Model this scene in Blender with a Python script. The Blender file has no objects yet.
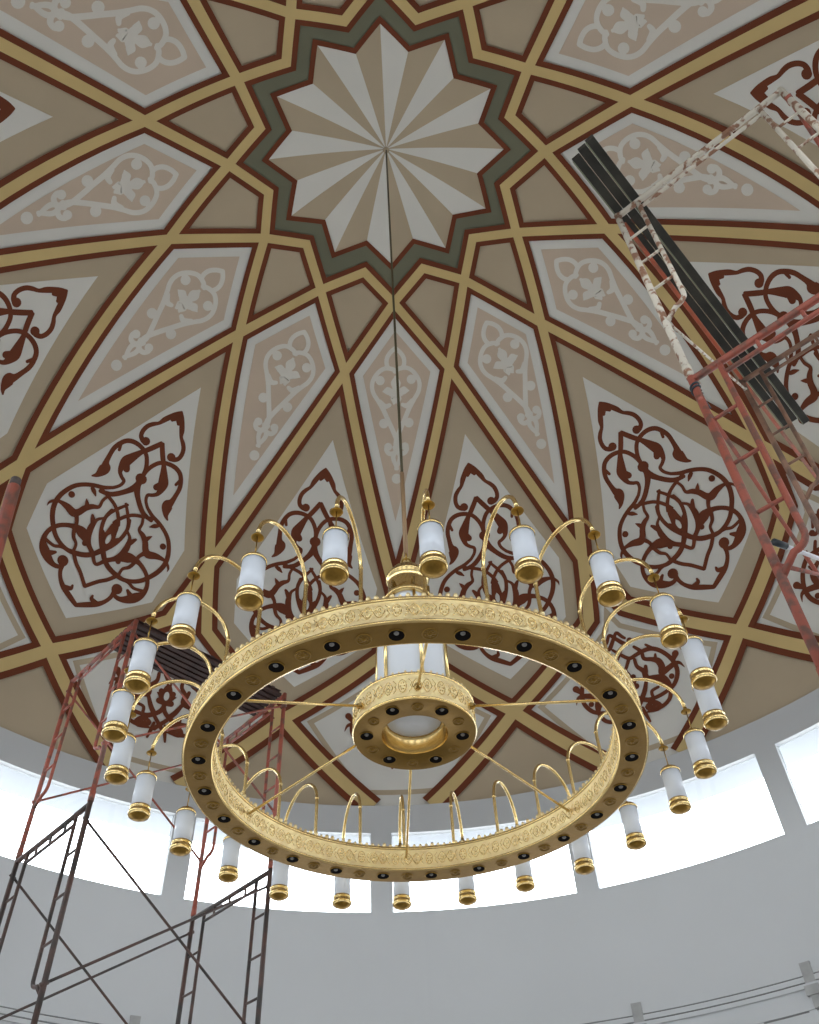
import bpy, bmesh, math, random
from mathutils import Vector, Matrix
random.seed(7)
PI = math.pi
S = 6.5                      # metres per dome radius
RIM = 7.957                  # height of the dome's springing above the floor (m)
C = bpy.context.scene.collection

# ---------------------------------------------------------------- camera, sky, exposure
sc = bpy.context.scene
cam_d = bpy.data.cameras.new('camera'); cam = bpy.data.objects.new('camera', cam_d); C.objects.link(cam)
sc.camera = cam
cam_d.sensor_fit = 'VERTICAL'; cam_d.sensor_height = 24.0; cam_d.lens = 24.0 * 888.78 / 1024.0
cam_d.clip_start = 0.05; cam_d.clip_end = 200
_r = Vector((0.99877834, 0.03237713, -0.03733014)); _u = Vector((0.04901055, -0.74548551, 0.66471747)); _f = Vector((0.00630743, 0.66573499, 0.74616161))
m = Matrix.Identity(4)
for i in range(3):
    m[i][0] = _r[i]; m[i][1] = _u[i]; m[i][2] = -_f[i]
m.translation = Vector((0, -0.69217517 * S, RIM - 0.97805195 * S))
cam.matrix_world = m
sc.view_settings.view_transform = 'Standard'; sc.view_settings.look = 'None'
sc.view_settings.gamma = 1.0; sc.view_settings.use_curve_mapping = False
sc.view_settings.exposure = EXPOSURE = 0.36

world = bpy.data.worlds.new('overcast_sky'); sc.world = world; world.use_nodes = True
nt = world.node_tree; nt.nodes.clear()
wo = nt.nodes.new('ShaderNodeOutputWorld'); bg = nt.nodes.new('ShaderNodeBackground')
tc = nt.nodes.new('ShaderNodeTexCoord'); sx = nt.nodes.new('ShaderNodeSeparateXYZ'); rp = nt.nodes.new('ShaderNodeValToRGB')
mr = nt.nodes.new('ShaderNodeMapRange')
mr.inputs[1].default_value = -1; mr.inputs[2].default_value = 1
nt.links.new(tc.outputs['Generated'], sx.inputs[0]); nt.links.new(sx.outputs[2], mr.inputs[0]); nt.links.new(mr.outputs[0], rp.inputs[0])
rp.color_ramp.elements[0].position = 0.0; rp.color_ramp.elements[0].color = (0.30, 0.31, 0.32, 1)
rp.color_ramp.elements[1].position = 0.52; rp.color_ramp.elements[1].color = (0.93, 0.965, 1.0, 1)
e = rp.color_ramp.elements.new(0.49); e.color = (0.34, 0.36, 0.38, 1)
nt.links.new(rp.outputs[0], bg.inputs[0]); bg.inputs[1].default_value = 5.2
nt.links.new(bg.outputs[0], wo.inputs[0])

N_WIN = 16; WIN0 = -6.74; WIN_W = 20.1; WZ0, WZ1 = -0.222, -0.0605; WALL_T = 0.014
def pol(th, r, z):            # angle (deg), radius and height (dome radii) -> metres
    a = math.radians(th)
    return Vector((-r * S * math.sin(a), r * S * math.cos(a), RIM + z * S))
# daylight portals in the window openings (no light of their own, they only guide the sampling of the sky)
for k in range(N_WIN):
    th = WIN0 + 360.0 / N_WIN * k
    ld = bpy.data.lights.new('window_portal', 'AREA'); ld.shape = 'RECTANGLE'
    ld.size = 2 * S * 1.03 * math.sin(math.radians(WIN_W / 2)) ; ld.size_y = (WZ1 - WZ0) * S
    ld.cycles.is_portal = True
    lo = bpy.data.objects.new('window_portal', ld); C.objects.link(lo)
    lo.location = pol(th, 1.0 + WALL_T + .002, (WZ0 + WZ1) / 2)
    d = Vector((-pol(th, 1, 0).x, -pol(th, 1, 0).y, 0)).normalized()
    lo.rotation_euler = d.to_track_quat('-Z', 'Y').to_euler()

# ---------------------------------------------------------------- materials
def srgb(h):
    return tuple(((int(h[i:i+2], 16) / 255.0) / 12.92 if int(h[i:i+2], 16) / 255.0 <= .04045 else ((int(h[i:i+2], 16) / 255.0 + .055) / 1.055) ** 2.4) for i in (0, 2, 4))
def mat(name, col, rough=.6, metal=0.0, var=0.0, vscale=3.0, bump=0.0, bscale=40.0, col2=None, detail=4.0, spec=.5, thr=None):
    mt = bpy.data.materials.new(name); mt.use_nodes = True; n = mt.node_tree
    b = n.nodes['Principled BSDF']
    b.inputs['Roughness'].default_value = rough; b.inputs['Metallic'].default_value = metal
    b.inputs['Specular IOR Level'].default_value = spec
    b.inputs['Base Color'].default_value = (*col, 1)
    t = n.nodes.new('ShaderNodeTexCoord')
    if var or col2:
        no = n.nodes.new('ShaderNodeTexNoise'); no.inputs['Scale'].default_value = vscale; no.inputs['Detail'].default_value = detail
        n.links.new(t.outputs['Object'], no.inputs['Vector'])
        r = n.nodes.new('ShaderNodeValToRGB')
        lo, hi = thr or (.3, .7)
        r.color_ramp.elements[0].position = lo; r.color_ramp.elements[1].position = hi
        c2 = col2 or tuple(c * (1 - var) for c in col)
        r.color_ramp.elements[0].color = (*c2, 1)
        r.color_ramp.elements[1].color = (*(tuple(min(1, c * (1 + var)) for c in col) if not col2 else col), 1)
        n.links.new(no.outputs['Fac'], r.inputs[0]); n.links.new(r.outputs[0], b.inputs['Base Color'])
    if bump:
        nb = n.nodes.new('ShaderNodeTexNoise'); nb.inputs['Scale'].default_value = bscale; nb.inputs['Detail'].default_value = 3
        n.links.new(t.outputs['Object'], nb.inputs['Vector'])
        bp = n.nodes.new('ShaderNodeBump'); bp.inputs['Strength'].default_value = bump; bp.inputs['Distance'].default_value = .01
        n.links.new(nb.outputs['Fac'], bp.inputs['Height']); n.links.new(bp.outputs[0], b.inputs['Normal'])
    return mt
M = {}
M['tan'] = mat('dome_tan_paint', (.49, .405, .29), .85, var=.05, vscale=1.2)
M['white'] = mat('dome_white_paint', (.72, .715, .68), .85, var=.03, vscale=1.5)
M['pink'] = mat('dome_dusty_pink_paint', (.60, .49, .39), .85, var=.04, vscale=1.5)
M['light'] = mat('dome_pale_motif_paint', (.73, .71, .66), .85, var=.03, vscale=2)
M['brown'] = mat('dome_red_brown_paint', (.155, .034, .009), .8, var=.08, vscale=2)
M['yellow'] = mat('dome_ochre_paint', (.63, .475, .215), .8, var=.06, vscale=1.5)
M['green'] = mat('dome_grey_green_paint', (.165, .168, .115), .85, var=.07, vscale=2)
M['wall'] = mat('drum_wall_paint', (.58, .60, .62), .9, var=.02, vscale=.8, bump=.05, bscale=8)
M['plaster'] = mat('hall_plaster', (.62, .61, .59), .9, var=.03, vscale=.8)
M['joint'] = mat('cornice_joint_shadow_line', (.20, .20, .20), .9)
M['clamp'] = mat('grey_cement_patch', (.37, .375, .375), .9, var=.15, vscale=6)
M['rustbrown'] = mat('brown_rusted_scaffold', (.24, .13, .085), .6, col2=(.12, .07, .05), vscale=8, detail=8, thr=(.4, .55))
M['floor'] = mat('concrete_floor', (.42, .40, .37), .7, var=.1, vscale=.9)
M['eave'] = mat('white_eave_paint', (.455, .48, .52), .9)
M['gold'] = mat('polished_gold', (.80, .60, .27), .22, 1.0, var=.06, vscale=6)
M['goldrelief'] = mat('embossed_gold_lit', (.97, .77, .43), .40, 1.0, var=.10, vscale=14, bump=.6, bscale=60)  # paler gold: window light on the ring faces put into the colour
M['goldunder'] = mat('gold_shaded_underside', (.25, .15, .038), .42, 1.0, var=.08, vscale=9, bump=.15, bscale=40)  # same gold, darkened: shade of the underside put into the colour
M['golddark'] = mat('antique_gold_cap', (.34, .205, .045), .3, 1.0, var=.2, vscale=25, bump=.2, bscale=60)
M['black'] = mat('spotlight_recess_shade', (.006, .005, .005), .9, spec=.05)  # flat black disc stands in for the shade inside the recess
M['lens'] = mat('spotlight_reflector', (.16, .155, .15), .5, 0)
M['glass'] = mat('opal_glass', (.77, .82, .90), .28, spec=.5)
M['rope'] = mat('olive_cable', (.09, .075, .035), .6)
M['rope2'] = mat('cable_sleeve', (.30, .19, .10), .6)
M['red'] = mat('red_oxide_scaffold_paint', (.33, .085, .055), .55, col2=(.16, .075, .055), vscale=15, detail=8, bump=.2, bscale=60, thr=(.38, .52))
M['orange'] = mat('orange_red_pole_paint', (.42, .09, .04), .5, col2=(.25, .08, .04), vscale=7, detail=8, thr=(.35, .5))
M['rust'] = mat('white_paint_over_rust', (.62, .57, .48), .6, col2=(.26, .13, .075), vscale=16, detail=8, bump=.2, bscale=60, thr=(.43, .50))
M['dark'] = mat('dark_steel_scaffold', (.10, .055, .045), .55, col2=(.045, .04, .038), vscale=6, detail=8, thr=(.4, .6))
M['board'] = mat('weathered_black_board', (.045, .042, .034), .7, col2=(.015, .015, .012), vscale=5, detail=8, bump=.3, bscale=30)
M['boardedge'] = mat('board_pale_edge', (.20, .22, .15), .7)
M['deck'] = mat('dark_brown_deck_metal', (.055, .028, .024), .6, var=.3, vscale=8)
M['alu'] = mat('window_frame_white', (.75, .76, .78), .4)
M['whitepipe'] = mat('white_plastic_tube', (.85, .86, .92), .35)
M['wire'] = mat('black_tie_wire', (.02, .03, .04), .5)
def glass_pane():
    mt = bpy.data.materials.new('clear_window_glass'); mt.use_nodes = True; n = mt.node_tree; n.nodes.clear()
    o = n.nodes.new('ShaderNodeOutputMaterial'); tr = n.nodes.new('ShaderNodeBsdfTransparent'); g = n.nodes.new('ShaderNodeBsdfGlossy')
    g.inputs['Roughness'].default_value = .02; g.inputs['Color'].default_value = (1, 1, 1, 1)
    tr.inputs[0].default_value = (.93, .96, .97, 1)
    mx = n.nodes.new('ShaderNodeMixShader'); mx.inputs[0].default_value = .06
    n.links.new(tr.outputs[0], mx.inputs[1]); n.links.new(g.outputs[0], mx.inputs[2]); n.links.new(mx.outputs[0], o.inputs[0])
    return mt
M['pane'] = glass_pane()

# ---------------------------------------------------------------- mesh helpers
class MB:
    def __init__(s): s.v = []; s.f = []; s.mi = []; s.sm = []; s.cur = 0; s.smooth = True
    def add(s, vs, fs):
        o = len(s.v); s.v += [tuple(v) for v in vs]
        for f in fs:
            s.f.append(tuple(o + i for i in f)); s.mi.append(s.cur); s.sm.append(s.smooth)
    def tube(s, pts, r, n=10, cap=True, rs=None):
        pts = [Vector(p) for p in pts]; L = len(pts); vs = []; fs = []
        t0 = (pts[1] - pts[0]).normalized()
        ref = Vector((0, 0, 1)) if abs(t0.z) < .9 else Vector((1, 0, 0))
        nrm = t0.cross(ref).normalized()
        for i, p in enumerate(pts):
            t = (pts[min(i+1, L-1)] - pts[max(i-1, 0)]).normalized()
            nrm = (nrm - t * nrm.dot(t)).normalized(); b = t.cross(nrm)
            rr = rs[i] if rs else r
            for k in range(n):
                a = 2 * PI * k / n; vs.append(p + (nrm * math.cos(a) + b * math.sin(a)) * rr)
        for i in range(L - 1):
            for k in range(n):
                fs.append((i*n+k, i*n+(k+1) % n, (i+1)*n+(k+1) % n, (i+1)*n+k))
        if cap: fs.append(tuple(range(n))[::-1]); fs.append(tuple((L-1)*n+k for k in range(n)))
        s.add(vs, fs)
    def lathe(s, prof, n=32, org=(0, 0, 0), closed=False, a0=0.0):   # prof: (r, z) in metres about a vertical axis
        org = Vector(org); vs = []; fs = []; L = len(prof)
        for r, z in prof:
            for k in range(n):
                a = a0 + 2 * PI * k / n; vs.append(org + Vector((r * math.cos(a), r * math.sin(a), z)))
        rows = L if closed else L - 1
        for i in range(rows):
            j = (i + 1) % L
            for k in range(n):
                fs.append((i*n+k, i*n+(k+1) % n, j*n+(k+1) % n, j*n+k))
        s.add(vs, fs)
    def box(s, c, ax, ay, az):   # centre and half-axis vectors
        c = Vector(c); ax = Vector(ax); ay = Vector(ay); az = Vector(az)
        vs = [c + ax*i + ay*j + az*k for i in (-1, 1) for j in (-1, 1) for k in (-1, 1)]
        s.add(vs, [(0,1,3,2), (4,6,7,5), (0,4,5,1), (2,3,7,6), (0,2,6,4), (1,5,7,3)])
    def sphere(s, c, r, n=10, m=6, squash=1.0):
        s.lathe([(max(1e-5, r*math.sin(PI*i/m)), -r*squash*math.cos(PI*i/m)) for i in range(m+1)], n, c)
    def build(s, name, mats, parent=None, origin=None, recalc=False):
        me = bpy.data.meshes.new(name)
        og = Vector(origin) if origin is not None else (parent.matrix_world.translation.copy() if parent else Vector((0, 0, 0)))
        po = Vector((0, 0, 0))
        me.from_pydata([tuple(Vector(v) - og) for v in s.v], [], s.f)
        for mt in (mats if isinstance(mats, (list, tuple)) else [mats]): me.materials.append(mt)
        me.polygons.foreach_set('material_index', s.mi); me.polygons.foreach_set('use_smooth', s.sm)
        if recalc:
            b = bmesh.new(); b.from_mesh(me); bmesh.ops.recalc_face_normals(b, faces=b.faces); b.to_mesh(me); b.free()
        me.update()
        o = bpy.data.objects.new(name, me); C.objects.link(o)
        if parent:
            o.parent = parent
            o.location = og - world_loc(parent)
        else: o.location = og
        return o
def world_loc(o):
    v = Vector(o.location)
    while o.parent: o = o.parent; v += Vector(o.location)
    return v
def build(mb, name, mats, parent=None, origin=None, recalc=False):
    og = Vector(origin) if origin is not None else (world_loc(parent) if parent else Vector((0, 0, 0)))
    return MB.build(mb, name, mats, parent, og, recalc)
def empty(name, loc, label, cat, group=None):
    o = bpy.data.objects.new(name, None); C.objects.link(o); o.location = loc; o.empty_display_size = .3
    o['label'] = label; o['category'] = cat
    if group: o['group'] = group
    return o
def tag(o, label, cat, group=None):
    o['label'] = label; o['category'] = cat
    if group: o['group'] = group
    return o
def struct(mb, name, mats, parent=None, recalc=False, origin=None):
    o = build(mb, name, mats, parent, origin, recalc)
    if parent is None: o['kind'] = 'structure'
    return o

# ---------------------------------------------------------------- the painted dome (one mesh: shell + layers of paint)
AD, HD = 1.012, 0.98
def dome(th, al, layer=0.0):          # angle, elevation parameter (deg) on the ellipsoid, in dome radii
    a, t = math.radians(al), math.radians(th)
    k = 1.0 - .0007 * layer
    return Vector((-AD * math.cos(a) * math.sin(t) * k, AD * math.cos(a) * math.cos(t) * k, HD * math.sin(a) * k))
def rot(al): return min(1.95, max(.2, .2 + (70 - al) / 35 * 1.7))
OV = {('a', 0): (-.04, 70.49), ('a', 1): (29.81, 70.38), ('a', 2): (59.83, 71.2), ('a', 3): (90.53, 70.67), ('a', 4): (120.56, 70.61), ('a', 5): (149.1, 71.0),
      ('a', -1): (-30.16, 70.75), ('a', -2): (-58.08, 70.66), ('a', -3): (-90.15, 70.54), ('a', -4): (-119.61, 70.66), ('a', -5): (-149.8, 70.8),
      ('b', .5): (13.72, 74.3), ('b', 2.5): (75.47, 74.54), ('b', 3.5): (104.78, 74.55), ('b', -4.5): (-135.02, 74.47), ('b', -2.5): (-72.8, 74.6), ('b', -1.5): (-43.88, 74.49), ('b', -.5): (-15.36, 74.35), ('b', -5.5): (-164.4, 74.6),
      ('c', .5): (14.78, 60.59), ('c', -.5): (-14.77, 60.57), ('c', 1.5): (45.38, 59.9), ('c', 2.5): (75.38, 60.89), ('c', 3.5): (104.24, 61.18), ('c', -1.5): (-42.93, 60.2), ('c', -2.5): (-72.68, 60.84), ('c', -3.5): (-103.64, 60.28),
      ('d', 3): (89.3, 29.3), ('d', 2): (61.7, 28.9), ('d', -2): (-58.4, 28.9), ('d', 1): (31.3, 29.9), ('d', -1): (-27.8, 29.3)}
AL = {'a': 70.7, 'b': 74.5, 'c': 60.5, 'd': 29.4, 'e': 11.35}
def node(kind, k):
    t, al = node_(kind, k)
    return (t + 360 * round((30 * k - t) / 360), al)
def node_(kind, k):
    k = ((k + 6) % 12) - 6
    if (kind, k) in OV: return OV[(kind, k)]
    if kind in ('g+', 'g-'):
        return (30 * k + 1.9 + (2.4 if kind == 'g+' else -2.9), 21.0)
    if kind in ('f+', 'f-'):
        return (30 * k + 1.95 + (3.5 if kind == 'f+' else -3.5), 0.0)
    al = AL[kind]; return (30 * k + rot(al), al)
ZO = .35
def onshell(P):                        # (th, al) of the point where the ray from (0,0,ZO) through P meets the dome
    O = Vector((0, 0, ZO)); d = P - O
    c = Vector((0, 0, ZO / HD)); q = Vector((d.x / AD, d.y / AD, d.z / HD))
    a = q.dot(q); b = 2 * c.dot(q); cc = c.dot(c) - 1
    t = (-b + math.sqrt(b*b - 4*a*cc)) / (2*a); X = O + d * t
    return (math.degrees(math.atan2(-X.x, X.y)), math.degrees(math.atan2(X.z / HD, math.hypot(X.x, X.y) / AD)))
def seg(p, q, n=14):
    P, Q = dome(*p), dome(*q)
    return [onshell(P.lerp(Q, i / n)) for i in range(n + 1)]
def path(nodes, n=14):
    out = []
    for i in range(len(nodes) - 1):
        s = seg(nodes[i], nodes[i+1], n)
        out += s if i == 0 else s[1:]
    return out
MATS = ['tan', 'white', 'pink', 'light', 'brown', 'yellow', 'green']
MI = {k: i for i, k in enumerate(MATS)}
D = MB(); D.smooth = True
def toW(v): return Vector((v.x * S, v.y * S, v.z * S + RIM))
def surf(X, layer):                    # push a point near the dome onto layer n of the dome
    k = 1 / math.sqrt((X.x / AD) ** 2 + (X.y / AD) ** 2 + (X.z / HD) ** 2) * (1 - .0007 * layer)
    return X * k
def ribbon(pts, ws, color, layer, caps=False, closed=False):
    P = [dome(*p) for p in pts]; n = len(P); vs = []; L = []
    for i in range(n):
        a = P[(i-1) % n] if (i > 0 or closed) else P[0]; b = P[(i+1) % n] if (i < n-1 or closed) else P[-1]
        nrm = Vector((P[i].x / AD**2, P[i].y / AD**2, P[i].z / HD**2)).normalized()
        d1 = (P[i] - a); d2 = (b - P[i])
        if d1.length < 1e-7: d1 = d2
        if d2.length < 1e-7: d2 = d1
        d1 = d1.normalized(); d2 = d2.normalized()
        t = (d1 + d2)
        t = t.normalized() if t.length > 1e-5 else d1
        side = nrm.cross(t).normalized()
        mfac = 1 / max(.35, side.dot(nrm.cross(d1).normalized()))
        w = (ws[i] if isinstance(ws, list) else ws) * .5 * mfac
        vs += [toW(surf(P[i] + side * w, layer)), toW(surf(P[i] - side * w, layer))]
    fs = [(2*i, 2*i+1, 2*i+3, 2*i+2) for i in range(n - 1)]
    if closed: fs.append((2*n-2, 2*n-1, 1, 0))
    D.cur = MI[color]; D.add(vs, fs)
    if caps:
        for i in (0, n-1): disc(pts[i], (ws[i] if isinstance(ws, list) else ws) * .5, color, layer + .015)
def disc(p, r, color, layer, n=14):
    c = dome(*p); nrm = Vector((c.x, c.y, c.z)).normalized()
    u = nrm.cross(Vector((.3, .9, .1))).normalized(); v = nrm.cross(u)
    D.cur = MI[color]
    D.add([toW(surf(c, layer))] + [toW(surf(c + (u*math.cos(2*PI*k/n) + v*math.sin(2*PI*k/n)) * r, layer)) for k in range(n)], [(0, 1+k, 1+(k+1) % n) for k in range(n)])
def chart(p): t = math.radians(p[0]); return (-(90-p[1]) * math.sin(t), (90-p[1]) * math.cos(t))
def unchart(x, y): return (math.degrees(math.atan2(-x, y)), 90 - math.hypot(x, y))
def fill(loop, color, layer, step=1.6):   # star-shaped loop of (th, al)
    Q = [chart(p) for p in loop]; n = len(Q)
    cx = sum(q[0] for q in Q) / n; cy = sum(q[1] for q in Q) / n
    rmax = max(math.hypot(q[0]-cx, q[1]-cy) for q in Q); m_ = max(2, int(rmax / step) + 1)
    vs = [toW(dome(*unchart(cx, cy), layer))]; fs = []
    for j in range(1, m_ + 1):
        s_ = j / m_
        for q in Q: vs.append(toW(dome(*unchart(cx + (q[0]-cx)*s_, cy + (q[1]-cy)*s_), layer)))
    for k in range(n): fs.append((0, 1+k, 1+(k+1) % n))
    for j in range(m_ - 1):
        for k in range(n):
            a = 1 + j*n; b = a + n; fs.append((a+k, b+k, b+(k+1) % n, a+(k+1) % n))
    D.cur = MI[color]; D.add(vs, fs)
def inset(poly, d):                     # poly: list of (th, al) corners; miter inset by d degrees in the chart
    Q = [chart(p) for p in poly]; n = len(Q)
    area = sum(Q[i][0]*Q[(i+1) % n][1] - Q[(i+1) % n][0]*Q[i][1] for i in range(n)); sg = 1 if area > 0 else -1
    out = []
    for i in range(n):
        a, b, c = Q[i-1], Q[i], Q[(i+1) % n]
        def nn(p, q):
            dx, dy = q[0]-p[0], q[1]-p[1]; l = math.hypot(dx, dy); return (-dy/l*sg, dx/l*sg)
        n1, n2 = nn(a, b), nn(b, c); dt = 1 + n1[0]*n2[0] + n1[1]*n2[1]
        out.append(unchart(b[0] + (n1[0]+n2[0]) / dt * d, b[1] + (n1[1]+n2[1]) / dt * d))
    return out
def polyline_closed(poly, n=10):
    return path(poly + [poly[0]], n)[:-1]
# shell
NS, NR = 144, 48
vs = []; fs = []
for j in range(NR + 1):
    for k in range(NS): vs.append(toW(dome(360.0 * k / NS, min(89.95, 90.0 * j / NR))))
for j in range(NR):
    for k in range(NS): fs.append((j*NS+k, (j+1)*NS+k, (j+1)*NS+(k+1) % NS, j*NS+(k+1) % NS))
D.cur = 0; D.add(vs, fs)
def smooth_stroke(st, sub=5):
    if len(st) < 3: return st
    out = []
    for i in range(len(st) - 1):
        p0, p1, p2, p3 = st[max(i-1, 0)], st[i], st[i+1], st[min(i+2, len(st)-1)]
        for j in range(sub):
            t = j / sub
            out.append(tuple(.5 * ((2*p1[c]) + (-p0[c]+p2[c])*t + (2*p0[c]-5*p1[c]+4*p2[c]-p3[c])*t*t + (-p0[c]+3*p1[c]-3*p2[c]+p3[c])*t**3) for c in range(3)))
    out.append(st[-1]); return out
PALMETTE = [[(0.01,46.94,5.5),(0.69,46.32,9.4),(1.28,45.59,12.2),(1.86,44.85,12.2),(2.34,44.08,8.2),(3.11,43.52,9.8),(3.7,42.9,10.3),(3.93,42.1,10.3),(3.74,41.38,10.3),(3.14,41.03,12.5),(2.54,41.1,19.7)],
 [(0.01,46.94,5.5),(-0.25,46.43,11.6),(-0.5,45.77,14.5),(-0.67,45.4,8.3)],
 [(0.19,42.05,7.1),(0.93,41.08,9.3),(1.75,40.14,9.2),(2.39,39.28,13.1),(2.97,38.36,19.5),(3.45,37.5,23.8),(3.56,36.69,17.2),(3.4,35.92,10.1),(2.8,35.46,8.5),(2.13,35.12,8),(2.29,34.39,7.4),(3,33.65,7.4)],
 [(3.24,37.47,11.3),(2.74,36.64,15.1)],
 [(6.55,33.42,4.1),(6.06,33.86,11),(5.74,34.64,22.3),(5.64,35.27,24.5),(5.96,35.88,13.8),(6.12,36.81,10.6),(6.2,37.89,10.6),(5.89,38.84,10.7),(5.21,39.7,10.7),(4.07,40.14,10.8),(2.67,40.13,10.3),(1.39,39.7,9.8),(0.56,38.85,9.8),(0.09,37.81,9.8),(-0.04,36.6,10.3),(-0.24,35.57,9.7),(-0.84,34.53,9.1),(-1.75,33.59,9.2),(-2.75,32.85,9.2),(-3.49,32.61,8.1)],
 [(5.71,38.95,8),(5.37,38.17,6.9)],
 [(-0.04,36.6,22.9),(-0.14,36.58,22.9)],
 [(0.19,42.05,7.1),(-0.78,40.98,9.3),(-1.51,40.17,9.3)],
 [(3,33.65,7.4),(4.18,33.01,8.9),(5.48,32.56,9.4),(6.67,31.98,9.3),(7.69,31.19,9.8),(8.34,30.2,10.2),(8.74,29.01,10.7),(8.74,27.77,11.1),(8.24,26.52,11.1),(7.45,25.47,10.6),(6.48,24.53,10.1),(5.33,23.94,9.6),(4.02,23.69,9.6),(2.73,23.89,9.7),(1.57,24.33,9.8),(0.59,25.12,9.3),(-0.28,26.15,8.9),(-1.09,27.34,8.9),(-1.64,28.71,9),(-1.77,29.97,8.5),(-1.47,31.03,8.5)],
 [(-0.26,36.29,9.2),(0.05,35.07,9.1),(1.02,34.05,9.1),(2.32,32.96,9),(3.35,32.53,8.9),(4.34,32.38,8.9)],
 [(5.71,38.95,8),(5.37,38.17,6.9)],
 [(3.99,22.23,23.4),(3.95,22.22,23.4)],
 [(3.58,21.99,9.6),(4.06,21.31,9.5),(4.84,21.19,11.5),(5.8,21.55,18.1),(6.69,22.19,21.1),(7.33,22.9,14.1),(7.58,23.9,10),(7.3,24.97,9.6),(6.6,25.84,9.6),(5.68,26.4,9.7),(4.62,26.76,12.4),(3.84,26.81,16.6)],
 [(6.04,22.08,14.1),(5.33,22.65,6.5)],
 [(3.77,22.08,10.6),(3.65,20.98,9),(3.17,20.09,9),(2.39,19.34,11.5),(1.31,18.74,12.1),(0.02,18.04,9.5)],
 [(2.29,19.39,11.1),(1.51,19.62,9.6),(1.43,20.06,5)],
 [(3.13,23.66,8.6),(2.29,22.76,8.6),(1.26,21.98,8.6),(0.03,20.73,8.6)],
 [(4.51,32.69,7.5),(2.99,32.34,8.1),(1.64,31.89,8.1),(0.73,31.27,8.1),(0.07,30.52,8.1),(-0.43,29.78,5.8)],
 [(0.94,25.02,7.4),(1.8,25.62,7.4),(2.39,26.38,9.6),(2.79,27.24,14.2),(2.85,28.11,12.5),(2.6,29.07,6.9),(1.81,29.74,6.3),(1.47,30.66,6.9),(0.84,31.61,7.6),(-0.14,32.69,6.4)],
 [(2.93,28.24,10.3),(3.23,28.81,9.7),(3.51,29.16,6.3)],
 [(-0.14,30.08,4.1),(0.03,29.45,16.2),(0.25,28.7,14.4),(0.57,27.9,8.6),(0.55,27.19,8),(0.31,26.69,9.7),(-0.13,26.44,11.5),(0.03,26,4.6)],
 [(0.57,27.36,8),(1.06,28,6.9),(1.61,28.43,2.3)],
 [(9.44,26.97,1.1),(9.42,27.5,5.5),(8.86,28.1,7.2),(8.21,28.31,8.4),(7.1,28.32,14.6),(5.96,28.11,18),(5.37,28.56,14.7),(4.87,29.47,13.1),(4.17,30.1,11.4),(3.34,30.54,7.5),(3.34,31.46,6.9),(3.02,32.31,6.4)],
 [(4.83,29.8,11.4),(5.17,30.21,7.4),(5.45,30.52,1.7)],
 [(5.53,32.09,8.6),(5.1,31.87,9.7),(4.56,31.5,2.9)],
 [(7.53,29.9,14.6),(7.51,29.9,14.6)],
 [(5.34,27.93,10.1),(4.89,27.29,8.4),(4.67,26.33,9),(4.26,25.49,8.4),(3.54,24.9,6.7),(3.39,23.95,7.3)],
 [(6.56,25.91,8.3),(5.73,26.42,8.9),(4.63,26.68,14.6),(3.53,26.55,23.7),(2.56,26.01,15.8),(1.71,25.32,7.9),(0.89,24.65,7.4),(0.03,23.86,6.8),(-0.77,24.73,6.8)],
 [(2.6,25.54,11.3),(2.57,25.52,11.9)],
 [(7.4,23.39,7.1),(6,23.22,7.2),(5.11,23.59,7.7),(4.25,23.7,7.8),(3.25,23.89,7.8),(2.14,24.22,7.9),(1.14,24.77,7.9),(0.57,25.43,7.4),(0.06,26.16,6.9)]]
LIGHT_MOTIF = [[(-0.02,64.33,10.9),(-1.37,63.85,10.8),(-2.44,63.1,10.8),(-2.61,62.31,10.8),(-2.04,61.68,10.8),(-0.81,61.5,9.8)],
 [(0.22,61.18,10.9),(-1.12,61.55,10.8),(-3.24,61.59,10.8),(-4.99,61,10.7),(-6.17,60.02,10.7),(-6.4,59.05,10.7),(-5.84,58.1,10.7),(-4.66,57.2,10.7),(-3.27,56.01,11.7),(-2.04,54.56,11.7),(-0.89,53.09,11.7),(0.07,51.55,11.8),(0.12,50.48,11.7)],
 [(-4.07,57.03,10.7),(-2.78,56.38,12.7),(-1.67,56.55,9.8)],
 [(-4.28,59.97,22.4),(-4.27,59.93,22.4)],
 [(-5.49,60.19,12.6),(-4.28,59.97,12.7)],
 [(-2.97,54.01,23.4),(-2.97,53.98,23.4)],
 [(0.32,58.71,7.9),(0.19,59.59,20.7),(-0.11,60.46,4.9)],
 [(0.33,58.44,7.9),(-0.95,58.26,20.6),(-2.57,58.34,4.9)],
 [(0.56,58.21,6.9),(0.4,57.41,19.7),(0.61,56.71,3.9)],
 [(0.85,58.55,6.9),(2.14,58.51,19.8),(3.36,58.43,4)],
 [(0.77,57.85,4.9),(0.14,57.63,17.7),(0.35,56.76,3.9)],
 [(0.44,50.64,10.8),(-0.32,49.87,11.7),(-1.55,49.76,11.7),(-2.18,50.25,11.7),(-1.84,50.73,19.5)],
 [(0.13,50.31,11.7),(-0.63,49.64,11.7),(-0.63,48.84,10.7),(0.15,47.62,8.8)],
 [(0,46.22,24.3),(0,46.18,24.3)]]
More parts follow.
